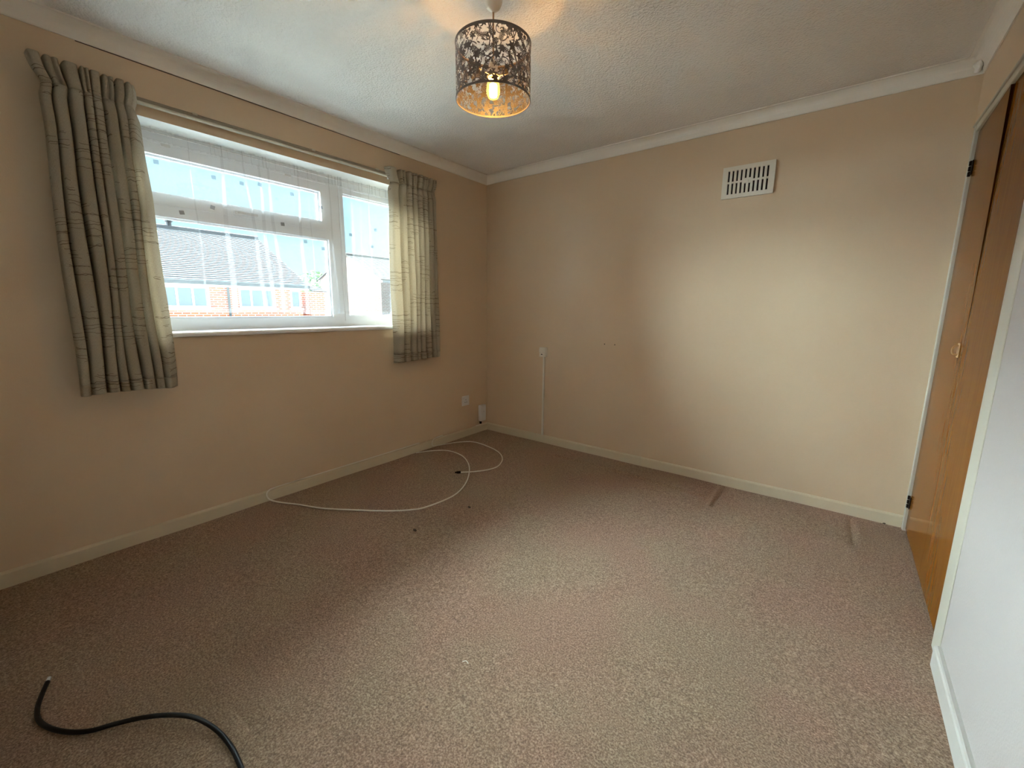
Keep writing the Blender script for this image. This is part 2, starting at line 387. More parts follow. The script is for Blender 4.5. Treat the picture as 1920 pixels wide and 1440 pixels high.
# ================================================================== WINDOW
win = bpy.data.objects.new('window_1', None); C.objects.link(win); win.location = (-.16, (WY0+WY1)/2, WZ0); struct(win, 'white plastic framed window with top light and side pane')
FX0, FX1 = -.215, -.145
def wpart(name, bm, m, parent=None):
    o = obj(name, bm, m); put(win, o); return o
my0, my1 = -1.417, -1.342
fr = bmesh.new()
plate(fr, (WY0, WY1), (WZ0+.012, WZ1), [(WY0+.05, -1.452, 1.668, WZ1-.06), (WY0+.05, -1.432, 1.085, 1.642), (my1-.02, WY1-.05, 1.085, WZ1-.06)], lambda u, v, d: (FX1-d, u, v), .07)
frame = wpart('window_frame', fr, M_upvc)
def sash(name, y0, y1, z0, z1, bar, proud):
    s = bmesh.new(); plate(s, (y0, y1), (z0, z1), [(y0+bar, y1-bar, z0+bar, z1-bar)], lambda u, v, d: (FX1+proud-d, u, v), .05+proud)
    so_ = wpart(name, s, M_upvc)
    p = obj('pane', B(FX1-.035, FX1-.029, y0+bar-.006, y1-bar+.006, z0+bar-.006, z1-bar+.006), M_glass); p.parent = so_
    bd = bmesh.new(); plate(bd, (y0+bar-.002, y1-bar+.002), (z0+bar-.002, z1-bar+.002), [(y0+bar+.010, y1-bar-.010, z0+bar+.010, z1-bar-.010)], lambda u, v, d: (FX1-.012-d, u, v), .012)
    g_ = obj('glazing_bead', bd, M_upvc); g_.parent = so_
    return so_
top = sash('top_sash', WY0+.055, -1.445, 1.675, 1.965, .052, .012)
sash('fixed_light', WY0+.05, -1.427, 1.075, 1.645, .026, .004)
sash('side_light', my1-.022, WY1-.05, 1.075, 1.965, .03, .004)
trn = wpart('transom', B(FX1-.06, FX1+.003, WY0+.05, -1.43, 1.625, 1.69, bev=.004), M_upvc)
hb = B(FX1+.012, FX1+.026, -2.02, -1.98, 1.683, 1.703, bev=.003); box(hb, FX1+.026, FX1+.036, -2.01, -1.90, 1.686, 1.700, bev=.003)
h = obj('handle', hb, M_whplast); h.parent = top
for yy in (-2.3, -1.7):
    k = obj('hinge', B(FX1+.010, FX1+.018, yy-.02, yy+.02, 1.955, 1.969, bev=.002), M_whplast); k.parent = top
sb = bmesh.new()
sweep(sb, [(FX1-.02, WZ0-.012), (.012, WZ0-.012), (.020, WZ0-.008), (.024, WZ0+.002), (.021, WZ0+.010), (.014, WZ0+.013), (FX1-.02, WZ0+.014)], WY0+.001, WY1-.001, 'y')
wpart('window_sill', sb, M_upvc)

# ================================================================== OUTSIDE
struct(obj('ground', B(-80, -.9, -60, 70, -2.9, -2.7), M_ground), 'unseen ground outside below the window, made pale to bounce light in')
def roof_slope(x0, z0, x1, z1, y0, y1, n, hang=.25):
    """courses of tiles stepping up from eaves (x0,z0) to ridge (x1,z1)"""
    bm = bmesh.new()
    d = Vector((x1-x0, 0, z1-z0)); L = d.length; d /= L; up_ = Vector((-d.z, 0, d.x))
    if up_.z < 0: up_ = -up_
    a0 = -hang
    for i in range(n):
        s0 = a0+(L+hang)*i/n; s1 = a0+(L+hang)*(i+1)/n+.03
        p = [Vector((x0, 0, z0))+d*s0+up_*.03, Vector((x0, 0, z0))+d*s1+up_*.005, Vector((x0, 0, z0))+d*s1-up_*.03, Vector((x0, 0, z0))+d*s0-up_*.005]
        vs = [[bm.verts.new((v.x, y, v.z)) for v in p] for y in (y0, y1)]
        for k in range(4): bm.faces.new((vs[0][k], vs[0][(k+1) % 4], vs[1][(k+1) % 4], vs[1][k]))
        bm.faces.new(vs[0]); bm.faces.new(vs[1])
    return bm
def house_window(root, x, y0, y1, z0, z1, bars):
    us = [y0, *bars, y1]; t_ = .06
    holes = [(a+(t_ if i == 0 else t_/2), b-(t_ if i == len(us)-2 else t_/2), z0+t_, z1-t_) for i, (a, b) in enumerate(zip(us, us[1:]))]
    w = obj('window', plate(bmesh.new(), (y0, y1), (z0, z1), holes, lambda u, v, d: (x+.03-d, u, v), .09), M_outwin); put(root, w)
    box_ = B(x+.0, x+.10, y0-.06, y1+.06, z0-.06, z0-.001); s = obj('sill', box_, M_outwin); s.parent = w
    for hl in holes:
        p = obj('pane', B(x+.004, x+.016, hl[0]-.01, hl[1]+.01, hl[2]-.01, hl[3]+.01), M_outglass); p.parent = w
    return w
# house straight across
hs = thing('terraced_house', 'brick house with long grey tiled roof straight across, seen through the main pane', 'house', (-14, 1, -2.7))
wl = bmesh.new(); y0h, y1h = -9.0, 5.15
pr = [(-14, -2.7), (-14, 2.0), (-18, 4.02), (-22, 2.0), (-22, -2.7)]
A = [wl.verts.new((a, y0h, z)) for a, z in pr]; Bq = [wl.verts.new((a, y1h, z)) for a, z in pr]
for i in range(5): wl.faces.new((A[i], A[(i+1) % 5], Bq[(i+1) % 5], Bq[i]))
wl.faces.new(A); wl.faces.new(Bq)
put(hs, obj('wall', wl, M_brick))
o = obj('roof', roof_slope(-14, 2.03, -18, 4.08, y0h-.2, y1h+.2, 30), M_tile, kind='stuff'); put(hs, o)
o = obj('roof', roof_slope(-22, 2.03, -18, 4.08, y0h-.2, y1h+.2, 30), M_tile, kind='stuff'); put(hs, o)
put(hs, obj('ridge_tiles', tube(bmesh.new(), [Vector((-18, y0h-.2, 4.08)), Vector((-18, y1h+.2, 4.08))], .11, 8), M_tile))
put(hs, obj('gutter', B(-13.86, -13.72, y0h-.2, y1h+.2, 1.86, 1.97), M_soffit), obj('fascia', B(-13.86, -13.82, y0h-.2, y1h+.2, 1.80, 1.99), M_outwin))
put(hs, obj('downpipe', tube(bmesh.new(), [Vector((-13.9, 2.62, 1.86)), Vector((-13.93, 2.62, 1.7)), Vector((-13.93, 2.62, -2.7))], .04, 8), M_soffit))
for (a, b_, bars) in ((.72, 2.08, (1.2, 1.62)), (2.95, 4.15, (3.34, 3.75)), (4.70, 5.08, ()), (-1.6, -.3, (-1.1, -.75))):
    house_window(hs, -14, a, b_, 1.12, 1.80, bars)
put(hs, obj('ridge_vent', lathe(bmesh.new(), [(.09, 4.1), (.09, 4.3), (.13, 4.31), (.13, 4.36), (.05, 4.45)], (-18, 2.25), 10), M_tile))
put(hs, obj('lower_roof', roof_slope(-13.6, 1.78, -14.4, 1.98, 5.37, 5.97, 4, .1), M_tile), obj('side_wall', B(-17, -13.8, 5.36, 5.95, -2.7, 1.76), M_brick))
# house with front gable to the right
hb_ = thing('gabled_house', 'brick house with its gable end turned towards us, behind the narrow right pane', 'house', (-15.2, 9.6, -2.7))
wl = bmesh.new()
pr = [(-15.2, -2.7), (-15.2, 2.55), (-18, 3.78), (-20.8, 2.7), (-20.8, -2.7)]
A = [wl.verts.new((a, 9.6, z)) for a, z in pr]; Bq = [wl.verts.new((a, 21, z)) for a, z in pr]
for i in range(5): wl.faces.new((A[i], A[(i+1) % 5], Bq[(i+1) % 5], Bq[i]))
wl.faces.new(A); wl.faces.new(Bq); put(hb_, obj('wall', wl, M_brick2))
put(hb_, obj('roof', roof_slope(-15.2, 2.58, -18, 3.84, 9.5, 21.2, 22, .2), M_tile2, kind='stuff'), obj('roof', roof_slope(-20.8, 2.73, -18, 3.84, 9.5, 21.2, 22, .2), M_tile2, kind='stuff'))
put(hb_, obj('ridge_tiles', tube(bmesh.new(), [Vector((-18, 9.5, 3.84)), Vector((-18, 21.2, 3.84))], .10, 8), M_tile2))
put(hb_, obj('gutter', B(-15.05, -14.92, 9.5, 21.2, 2.36, 2.46), M_soffit))
# trees beyond
def tree(x, y, z, r, label):
    t_ = thing('garden_tree', label, 'tree', (x, y, -2.7), None)
    put(t_, obj('trunk', tube(bmesh.new(), [Vector((x, y, -2.7)), Vector((x+.1, y, z-1)), Vector((x, y, z))], lambda s: .2*(1-.6*s), 8), M_bark))
    bm = bmesh.new()
    for k in range(900):
        u = Vector((random.gauss(0, 1), random.gauss(0, 1), random.gauss(0, 1))).normalized()*r*random.uniform(.55, 1.0)
        c = Vector((x, y, z)) + Vector((u.x, u.y, u.z*.85)); s = .16
        a = Vector((random.gauss(0, 1), random.gauss(0, 1), random.gauss(0, 1))).normalized(); b_ = a.orthogonal().normalized()
        vs = [bm.verts.new(c+a*s), bm.verts.new(c+b_*s*.6), bm.verts.new(c-a*s), bm.verts.new(c-b_*s*.6)]; bm.faces.new(vs)
    f = obj('foliage', bm, M_leaf); f['kind'] = 'stuff'; put(t_, f)
tree(-24, 11.0, 2.0, 1.7, 'dark green tree top showing in the gap between the two houses, nearer the long roof')
tree(-26, 13.6, 1.9, 1.5, 'dark green tree top showing in the gap between the two houses, nearer the gable')

# ================================================================== NET CURTAIN
net = thing('net_curtain', 'sheer white net curtain hanging across the window on a wire', 'net curtain', (-.09, -1.6, 1.13))
NX = -.085; NT, NB = 2.012, 1.132; ny0, ny1 = WY0+.01, WY1-.01
# folds: (y at the top, y at the bottom, width)
folds = [(-2.49, -2.50, .012), (-2.215, -2.205, .006), (-2.07, -2.07, .018), (-1.965, -1.90, .014), (-1.885, -1.86, .016), (-1.835, -1.80, .016), (-1.66, -1.655, .016),
         (-1.60, -1.60, .004), (-1.465, -1.45, .010), (-1.385, -1.36, .028), (-1.305, -1.31, .012), (-1.235, -1.24, .005), (-1.165, -1.165, .010), (-1.0, -1.0, .014), (-.9, -.9, .014), (-.8, -.8, .02)]
def net_grid(zt, zb, nrow, ruffle):
    ns = 1500; s = np.linspace(0, 1, ns); out = []; uvs = []
    for j in range(nrow):
        v = j/(nrow-1); z = zt+(zb-zt)*v; vv = (NT-z)/(NT-NB)
        y = ny0+(ny1-ny0)*s; x = np.full(ns, NX); 
        for (a, b_, w) in folds:
            c = a+(b_-a)*vv + .004*math.sin(vv*9+a*30); ww = w*(.45+.75*min(1, vv*1.3))*(1 if not ruffle else .4)
            u = (ny0+(ny1-ny0)*s-c)/max(ww, .003)
            e = np.exp(-u*u)
            y = y - 1.9*ww*u*e*1.0*1.6; x = x + ww*.9*e*np.sign(math.sin(a*77))
        x = x + .003*np.sin(s*60+vv*2)+.002*np.sin(s*151+1)
        if ruffle: x = x + .010*np.sin(s*420+4*np.sin(s*50)) + .004*np.sin(s*700+vv*3)
        zz = z + (.004*np.sin(s*200) if ruffle else 0)*(1-v) + 0*s
        if not ruffle and j == nrow-1: zz = zz + .004*np.sin(s*21)
        zz = zz + (.012-.030*s if z < NB+.03 else 0)*1.0 + 0*s
        out.append(np.stack([x, y, zz], -1)); uvs.append(np.stack([s*1.8, z+0*s], -1))
    co = np.stack(out).reshape(-1, 3); ii = np.arange(nrow*ns).reshape(nrow, ns)
    qd = np.stack([ii[:-1, :-1], ii[:-1, 1:], ii[1:, 1:], ii[1:, :-1]], -1).reshape(-1, 4)
    return grid_mesh('net', co, qd, np.stack(uvs).reshape(-1, 2))
o = link('net_panel', net_grid(NT-.045, NB, 26, False), M_net); put(net, o)
o = link('heading_tape', net_grid(NT+.004, NT-.05, 6, True), M_netband); put(net, o)
o = link('hem', net_grid(NB+.02, NB-.002, 3, False), M_net); put(net, o)
put(net, obj('curtain_wire', tube(bmesh.new(), [Vector((NX-.002, WY0+.002, NT-.012)), Vector((NX-.002, WY1-.002, NT-.014))], .0025, 8), M_whplast))
for yy in (WY0+.003, WY1-.003):
    put(net, obj('wire_hook', tube(bmesh.new(), [Vector((NX-.002, yy, NT-.012)), Vector((NX-.03, yy, NT-.008)), Vector((NX-.055, yy, NT-.008))], .002, 6), M_metal))
motifs = [(-2.36, 1.86), (-2.12, 1.845), (-1.985, 1.845), (-1.89, 1.86), (-1.71, 1.845), (-1.53, 1.80), (-1.648, 1.575), (-1.535, 1.545), (-1.13, 1.72), (-1.165, 1.60), (-1.33, 1.66), (-2.28, 1.64), (-1.78, 1.66), (-2.14, 1.69)]
for (y, z) in motifs:
    bm = bmesh.new(); a = random.uniform(-.25, .25); s = .011
    pts = [Vector((0, s*math.cos(a+math.pi/4+k*math.pi/2)*1.35, s*math.sin(a+math.pi/4+k*math.pi/2)*1.25)) for k in range(4)]
    f1 = [bm.verts.new(p+Vector((NX+.012, y, z))) for p in pts]; f2 = [bm.verts.new(p+Vector((NX+.0105, y, z))) for p in pts]
    bm.faces.new(f1); bm.faces.new(f2[::-1])
    for k in range(4): bm.faces.new((f1[k], f2[k], f2[(k+1) % 4], f1[(k+1) % 4]))
    put(net, obj('square_motif', bm, M_motif))

# ================================================================== CURTAIN RAIL AND CURTAINS
rail = thing('curtain_rail', 'narrow cream curtain rail fixed to the wall above the window', 'curtain rail', (.02, -1.7, 2.09))
put(rail, obj('track', sweep(bmesh.new(), [(.0, 2.106), (.010, 2.106), (.012, 2.104), (.012, 2.078), (.0, 2.078)], -2.69, -.70, 'y'), mat('rail_back_plastic', (.30, .25, .185), .5)))
put(rail, obj('lip', sweep(bmesh.new(), [(.0121, 2.083), (.029, 2.084), (.032, 2.081), (.032, 2.076), (.029, 2.073), (.0121, 2.073)], -2.69, -.70, 'y'), M_rail))
for yy in (-2.695, -.695): put(rail, obj('end_stop', B(.0, .034, yy-.008, yy+.008, 2.068, 2.106, bev=.003), M_rail))
for yy in (-2.2, -1.6, -1.15): put(rail, obj('bracket', B(.0, .012, yy-.012, yy+.012, 2.098, 2.112, bev=.002), M_rail))

def curtain(name, label, y0, y1, pleats, lean, seed, lead):
    """drape hanging from y0 (left in the view) to y1; lead=+1/-1: edge that turns back to the window"""
    rs = np.random.default_rng(seed); ns = 46*pleats; s = np.linspace(0, 1, ns)
    root = thing(name, label, 'curtain', (.07, (y0+y1)/2, .77), 'beige curtains at the window')
    zt, zn, zb = 2.118, 2.03, .772
    ph2 = rs.uniform(0, 6); wid = rs.uniform(.6, 1.5, pleats); cum = np.concatenate([[0], np.cumsum(wid)])/wid.sum()
    depth = rs.uniform(.7, 1.25, pleats+1); depth[0] = depth[-1] = .5
    bulge = rs.uniform(.6, 1.2, pleats)
    def row(z):
        v = (zt-z)/(zt-zb)
        tn = np.exp(-((z-zn)/.03)**2)                       # nip at the bottom of the heading
        # soft ridges between narrow deep valleys that wander a little on the way down
        c_ = cum + .012*np.sin(np.arange(pleats+1)*2.1+3.0*v+ph2)*(cum > 0)*(cum < 1)
        kj = np.interp(s, c_, np.arange(pleats+1)); i0 = np.clip(kj.astype(int), 0, pleats-1); fr_ = kj-i0
        near = np.clip(np.rint(kj).astype(int), 0, pleats)
        val = depth[near]*np.exp(-(np.abs(kj-near)/.16)**2)
        w = 1-2*val
        x = .094 - .074*(.75+.25*v)*(1-.45*tn)*val + .020*bulge[i0]*np.sin(math.pi*fr_)*(.4+.6*v)*(1-.5*tn) + .008*np.sin(5*s+ph2+2*v)
        if z > zn: x = x + .010*(z-zn)/.088*w
        if z > zn: x = x - .016*np.exp(-((fr_-.5)/.10)**2)*(i0 % 2)     # second pinch inside the wider pleats
        sq = -.0055*(.7+.3*v)*np.sin(2*math.pi*fr_)
        y = y0+(y1-y0)*s + sq + .006*np.sin(9*v+s*7)*v + lean*v*(1-s)
        if z > zn: y = y - .022*((z-zn)/.088)*(1-s)**3
        yc = (y0+y1)/2
        y = yc+(y-yc)*(1-.07*tn-.05*np.exp(-((z-1.85)/.12)**2)*.6)
        x = np.maximum(x, .014 if z < 2.055 else .037)
        zz = z + (.004*w if z > zt-.003 else 0)+(.006*np.sin(3*s+ph2)+.004*w if z < zb+.003 else 0)
        if lead:
            e = np.clip((s-.90)/.10, 0, 1) if lead > 0 else np.clip((.10-s)/.10, 0, 1)
            e2 = e*e*(3-2*e)
            x = x*(1-e2) + (.040 if z > 2.055 else .030 if z > 1.0 else .034)*e2; y = y + lead*.016*e2*min(1, v*3)
        return np.stack([x, y, zz+0*s], -1)
    def grid(za, zb_, n):
        zs = np.linspace(za, zb_, n); co = np.stack([row(z) for z in zs])
        uv = np.stack([np.stack([s*pleats*.20, z+0*s], -1) for z in zs]).reshape(-1, 2); uv[:, 0] += seed*1.7
        ii = np.arange(n*ns).reshape(n, ns); qd = np.stack([ii[:-1, :-1], ii[:-1, 1:], ii[1:, 1:], ii[1:, :-1]], -1).reshape(-1, 4)
        return grid_mesh(name, co.reshape(-1, 3), qd, uv)
    for nm, a, b_, n in (('heading', zt, zn, 10), ('drape', zn, zb+.055, 60), ('hem', zb+.055, zb, 6)):
        o = link(nm, grid(a, b_, n), M_fabric); put(root, o)
        md = o.modifiers.new('thick', 'SOLIDIFY'); md.thickness = .0012
    for k in range(pleats):
        yy = y0+(y1-y0)*(k+.5)/pleats
        put(root, obj('glider', B(.028, .04, yy-.004, yy+.004, 2.055, 2.0722, bev=.001), M_whplast))
    return root
curtain('curtain', 'beige patterned pleated curtain at the far left end of the window, hanging in shade', -2.74, -2.43, 8, -.03, 3, 1)
curtain('curtain', 'beige patterned pleated curtain between the window and the back corner, glowing at its edge', -1.11, -.69, 8, -.01, 5, 0)

# ================================================================== BUILT-IN WARDROBE
wr = thing('built_in_wardrobe', 'built-in wardrobe with two golden wood doors in the right wall', 'wardrobe', (W+.05, -.56, 0))
DX = W+.012
def door(y0, y1, warp, name='door'):
    bm = bmesh.new(); n = 24; rows = []
    for i in range(n+1):
        z = .012+(1.992-.012)*i/n; r = []
        for j in range(9):
            t_ = j/8; y = y0+(y1-y0)*t_
            off = warp*max(0, (z-1.0)/.99)**1.3*(1-t_)**1.0      # t_=0 is the free edge when warp is used
            r.append((DX-off, y, z))
        rows.append(r)
    Fv = [[bm.verts.new(p) for p in r] for r in rows]; Bv = [[bm.verts.new((p[0]+.018, p[1], p[2])) for p in r] for r in rows]
    for i in range(n):
        for j in range(8):
            bm.faces.new((Fv[i][j], Fv[i][j+1], Fv[i+1][j+1], Fv[i+1][j])); bm.faces.new((Bv[i][j], Bv[i+1][j], Bv[i+1][j+1], Bv[i][j+1]))
        for j in (0, 8):
            f = bm.faces.new((Fv[i][j], Fv[i+1][j], Bv[i+1][j], Bv[i][j])); f.material_index = 1
    for i in (0, n):
        for j in range(8): bm.faces.new((Fv[i][j], Fv[i][j+1], Bv[i][j+1], Bv[i][j]))
    return obj(name, bm, [M_wood, M_woodedge])
d1 = door(-.579, -.048, .009); put(wr, d1)
d2 = door(-.581, -1.066, 0); put(wr, d2)
hz = B(DX-.004, DX-.001, -.535, -.495, .985, 1.045, bev=.001); tube(hz, spline([(DX-.002, -.515, 1.035), (DX-.016, -.515, 1.03), (DX-.020, -.515, 1.015), (DX-.016, -.515, 1.0), (DX-.002, -.515, .995)], 5), .004, 8)
hh = obj('handle', hz, mat('clear_plastic_pull', (.40, .24, .11), .25)); hh.parent = d1; hh.matrix_parent_inverse = d1.matrix_world.inverted() if False else Matrix()
for z in (1.835, .165):
    k = bmesh.new()
    for dz in (-.024, .0, .024): lathe(k, [(.004, z+dz-.011), (.0062, z+dz-.009), (.0062, z+dz+.009), (.004, z+dz+.011)], (DX-.007, -.044), 10)
    box(k, DX-.005, DX-.002, -.075, -.044, z-.032, z+.032)
    kk = obj('hinge', k, M_bronze); kk.parent = d1
put(wr, obj('frame_post', B(W-.002, W+.05, -1.178, -1.069, -.005, 2.028, bev=.006), M_frame))
put(wr, obj('frame_post', B(W+.000, W+.05, -.0455, -.003, -.005, 2.028, bev=.003), M_frame))
put(wr, obj('frame_head', B(W+.001, W+.05, -1.069, -.0455, 1.996, 2.026, bev=.004), M_frame))
put(wr, obj('bead', sweep(bmesh.new(), [(W-.004, 2.026), (W-.006, 2.030), (W-.004, 2.036), (W+.002, 2.036), (W+.002, 2.026)], -1.178, -.003, 'y'), M_frame))
put(wr, obj('carcass', plate(bmesh.new(), (-1.10, -.02), (.0, 2.02), [(-1.06, -.06, .05, 1.98)], lambda u, v, d: (W+.06+d, u, v), .5), M_woodedge),
    obj('back_panel', B(W+.56, W+.57, -1.10, -.02, 0, 2.02), M_woodedge))

# ================================================================== WALL FITTINGS
vt = thing('air_vent', 'white slotted plastic air vent high on the back wall', 'vent', (2.106, 0, 1.949))
vx0, vx1, vz0, vz1 = 1.966, 2.247, 1.856, 2.040
holes = []
for k in range(10):
    xc = vx0+(vx1-vx0)*(.125+.745*k/9); hw = .0052
    sh = .010 if k in (4, 5) else 0
    holes += [(xc-hw, xc+hw, 1.953+sh, 2.015), (xc-hw, xc+hw, 1.880, 1.943-sh)]
put(vt, obj('grille', plate(bmesh.new(), (vx0, vx1), (vz0, vz1), holes, lambda u, v, d: (u, -.014+d, v), .012), M_plast))
put(vt, obj('backing', B(vx0+.008, vx1-.008, -.0019, -.0004, vz0+.008, vz1-.008), M_dark))
sc = lathe(bmesh.new(), [(.0045, 0), (.0045, .0012), (.003, .002)], n=12)
so_ = obj('screw', sc, M_plast); so_.rotation_euler = (math.radians(90), 0, 0); so_.location = (2.1105, -.014, 1.948); so_.parent = vt; so_.matrix_parent_inverse = Matrix.Translation(-Vector(vt.location))

ts = thing('telephone_socket', 'small ivory telephone socket box halfway up the back wall', 'socket', (.655, 0, .805))
put(ts, obj('box', B(.622, .690, -.028, -.0003, .765, .846, bev=.003), M_plast), obj('port', B(.640, .656, -.0288, -.020, .783, .790), M_dark),
    obj('cover_line', B(.624, .688, -.0286, -.025, .803, .8045), M_skirt2), obj('tab', B(.606, .6215, -.008, -.0003, .80, .83, bev=.002), M_plast))
tk = obj('cable_trunking', B(.652, .668, -.015, -.0003, .0665, .7645, bev=.002), M_plast); tag(tk, 'thin cream cable trunking running down the back wall to the skirting', 'trunking')

ws = thing('power_socket', 'white square power socket low on the window wall near the corner', 'socket', (0, -.306, .336))
put(ws, obj('face_plate', B(.0003, .010, -.351, -.261, .291, .381, bev=.003), M_whplast), obj('switch', B(.0095, .014, -.335, -.321, .355, .372, bev=.001), M_whplast))
for (yy, zz, a, b_) in ((-.306, .345, .0022, .0045), (-.317, .322, .0045, .0022), (-.295, .322, .0045, .0022)):
    put(ws, obj('pin_hole', B(.0088, .0105, yy-a, yy+a, zz-b_, zz+b_), M_dark))
jb = thing('junction_box', 'tall white plastic junction box in the corner above the skirting', 'junction box', (0, -.088, .175))
put(jb, obj('box', B(.0003, .034, -.128, -.055, .105, .262, bev=.006), M_whplast), obj('cover', B(.032, .038, -.122, -.061, .115, .252, bev=.002), M_whplast),
    obj('indicator', B(.037, .0388, -.096, -.088, .195, .203), M_skirt2))
jt = bmesh.new(); lathe(jt, [(.009, .080), (.011, .084), (.011, .1045)], (.018, -.115), 12)
put(jb, obj('cable_gland', jt, M_bronze), obj('cable_tail', tube(bmesh.new(), spline([(.018, -.115, .080), (.018, -.12, .073), (.012, -.14, .0705), (.010, -.18, .0695)], 6), .003, 8), M_whcable))

# ================================================================== CABLES ON THE CARPET
r = .0042
ptsA = [(.009, -.86, .072), (.009, -1.25, .0718), (.009, -1.7, .0718), (.0095, -1.98, .0718), (.018, -2.035, .066), (.026, -2.052, .045), (.045, -2.043, .018), (.11, -2.008, .0075), (.216, -1.955, .006), (.372, -1.89, .006), (.524, -1.794, .006), (.685, -1.69, .010),
        (.805, -1.605, .020), (.857, -1.517, .022), (.849, -1.293, .008), (.78, -1.116, .006), (.673, -.962, .019), (.517, -.816, .012), (.349, -.721, .006), (.194, -.713, .006), (.092, -.797, .006), (.030, -.915, .006)]
cb1 = obj('coaxial_cable', tube(bmesh.new(), spline(ptsA, 12), r, 10), M_whcable, smooth=True)
tag(cb1, 'white cable lying along the skirting top and making a large loop on the carpet', 'cable')
cb2 = thing('coaxial_cable', 'shorter white cable in a small loop near the corner with a dark plug', 'cable', (.3, -.6, 0))
ptsB = [(.0075, -.60, .074), (.008, -.665, .0735), (.016, -.71, .068), (.022, -.733, .045), (.024, -.725, .016), (.03, -.66, .0065), (.1, -.495, .006), (.209, -.406, .006), (.396, -.425, .006), (.545, -.478, .006), (.664, -.576, .006), (.736, -.709, .006), (.732, -.809, .006), (.676, -.909, .006), (.606, -.984, .006)]
sb_ = spline(ptsB, 12)
put(cb2, obj('sheath', tube(bmesh.new(), sb_, r, 10), M_whcable, smooth=True))
e0 = sb_[-1]; dr = (sb_[-1]-sb_[-3]).normalized()
put(cb2, obj('plug', tube(bmesh.new(), [e0-dr*.002, e0+dr*.004, e0+dr*.020, e0+dr*.030, e0+dr*.040], lambda s: .0085 if s < .65 else .005, 10), M_bronze))
kb = thing('black_cable', 'thick black cable curling over the carpet in the near left corner', 'cable', (1.1, -3.0, 0))
K = [(.836, -3.030, .014), (.884, -3.047, .010), (.94, -3.060, .009), (.996, -3.060, .009), (1.052, -3.043, .009), (1.107, -3.013, .009), (1.149, -2.976, .010), (1.177, -2.937, .014), (1.217, -2.887, .019), (1.268, -2.839, .023), (1.325, -2.798, .023), (1.377, -2.775, .019), (1.432, -2.76, .013), (1.49, -2.754, .010), (1.546, -2.755, .009), (1.62, -2.765, .009), (1.75, -2.80, .009), (1.95, -2.90, .009), (2.1, -3.02, .009)]
ks = spline(K, 10)
put(kb, obj('sheath', tube(bmesh.new(), ks, .0062, 12), M_blackcable, smooth=True))
d0 = (ks[0]-ks[2]).normalized()
put(kb, obj('connector_tip', tube(bmesh.new(), [ks[0]-d0*.002, ks[0]+d0*.004, ks[0]+d0*.016, ks[0]+d0*.018], lambda s: .005 if s < .9 else .003, 10), M_metal))

def crumb(x, y, s, label):
    bm = bmesh.new(); bmesh.ops.create_icosphere(bm, subdivisions=2, radius=1)
    for v in bm.verts: v.co = Vector((v.co.x*s*1.3, v.co.y*s*.8, v.co.z*s*.6))*random.uniform(.75, 1.2) + Vector((x, y, s*.45))
    tag(obj('crumb', bm, M_crumb), label, 'crumb', 'dark crumbs on the carpet')
crumb(1.029, -1.337, .009, 'dark crumb on the carpet just beyond the big white cable loop')
crumb(.986, -1.711, .009, 'dark crumb on the carpet in front of the big white cable loop')
crumb(2.972, -.022, .006, 'dark crumb against the back skirting beside the wardrobe door')
tag(obj('thread', tube(bmesh.new(), spline([(1.786, -2.166, .004), (1.795, -2.158, .006), (1.806, -2.160, .004)], 4), .0016, 6), M_whcable), 'tiny white thread on the carpet towards the middle of the room', 'thread')

# ================================================================== PENDANT LAMP
lx, ly = 1.483, -1.6535
pl_ = thing('pendant_lamp', 'ceiling pendant with cut-out floral metal drum shade and glowing bulb', 'lamp', (lx, ly, H))
put(pl_, obj('ceiling_rose', lathe(bmesh.new(), [(.034, H-.0005), (.034, H-.012), (.031, H-.022), (.024, H-.034), (.012, H-.042), (.006, H-.046)], (lx, ly), 28), M_plast, smooth=False))
put(pl_, obj('cord', tube(bmesh.new(), [Vector((lx, ly, H-.045)), Vector((lx, ly, 2.112))], .0032, 8), mat('brown_gold_cord', (.42, .24, .10), .5)))
put(pl_, obj('lamp_holder', lathe(bmesh.new(), [(.006, 2.115), (.012, 2.108), (.017, 2.095), (.018, 2.062), (.021, 2.060), (.021, 2.052), (.016, 2.050), (.016, 2.046)], (lx, ly), 20), M_plast))
ZT, ZB, R = 2.163, 1.970, .1445
# bulb: amber glass envelope, tinted and self-lit as a halo, around a bright core
amb = bpy.data.materials.new('amber_halo_glass'); amb.use_nodes = True; t = amb.node_tree; t.nodes.clear()
out = N(t, 'ShaderNodeOutputMaterial'); tp = N(t, 'ShaderNodeBsdfTransparent'); tp.inputs[0].default_value = (1, .83, .5, 1); em = N(t, 'ShaderNodeEmission'); em.inputs[0].default_value = (1, .55, .13, 1); em.inputs[1].default_value = 1.6
ms = N(t, 'ShaderNodeMixShader'); ms.inputs[0].default_value = .3; t.links.new(tp.outputs[0], ms.inputs[1]); t.links.new(em.outputs[0], ms.inputs[2]); t.links.new(ms.outputs[0], out.inputs[0])
gl = obj('bulb', lathe(bmesh.new(), [(.013, 2.052), (.016, 2.045), (.024, 2.030), (.0265, 2.010), (.0255, 1.994), (.019, 1.980), (.006, 1.974)], (lx, ly), 24), amb, smooth=True); put(pl_, gl)
co_ = obj('glowing_core', lathe(bmesh.new(), [(.008, 2.030), (.013, 2.027), (.015, 2.022), (.015, 1.990), (.013, 1.985), (.007, 1.983)], (lx, ly), 20), emit_mat('bulb_glow', (1.0, .60, .24), BULB_GLOW), smooth=True)
co_.parent = gl
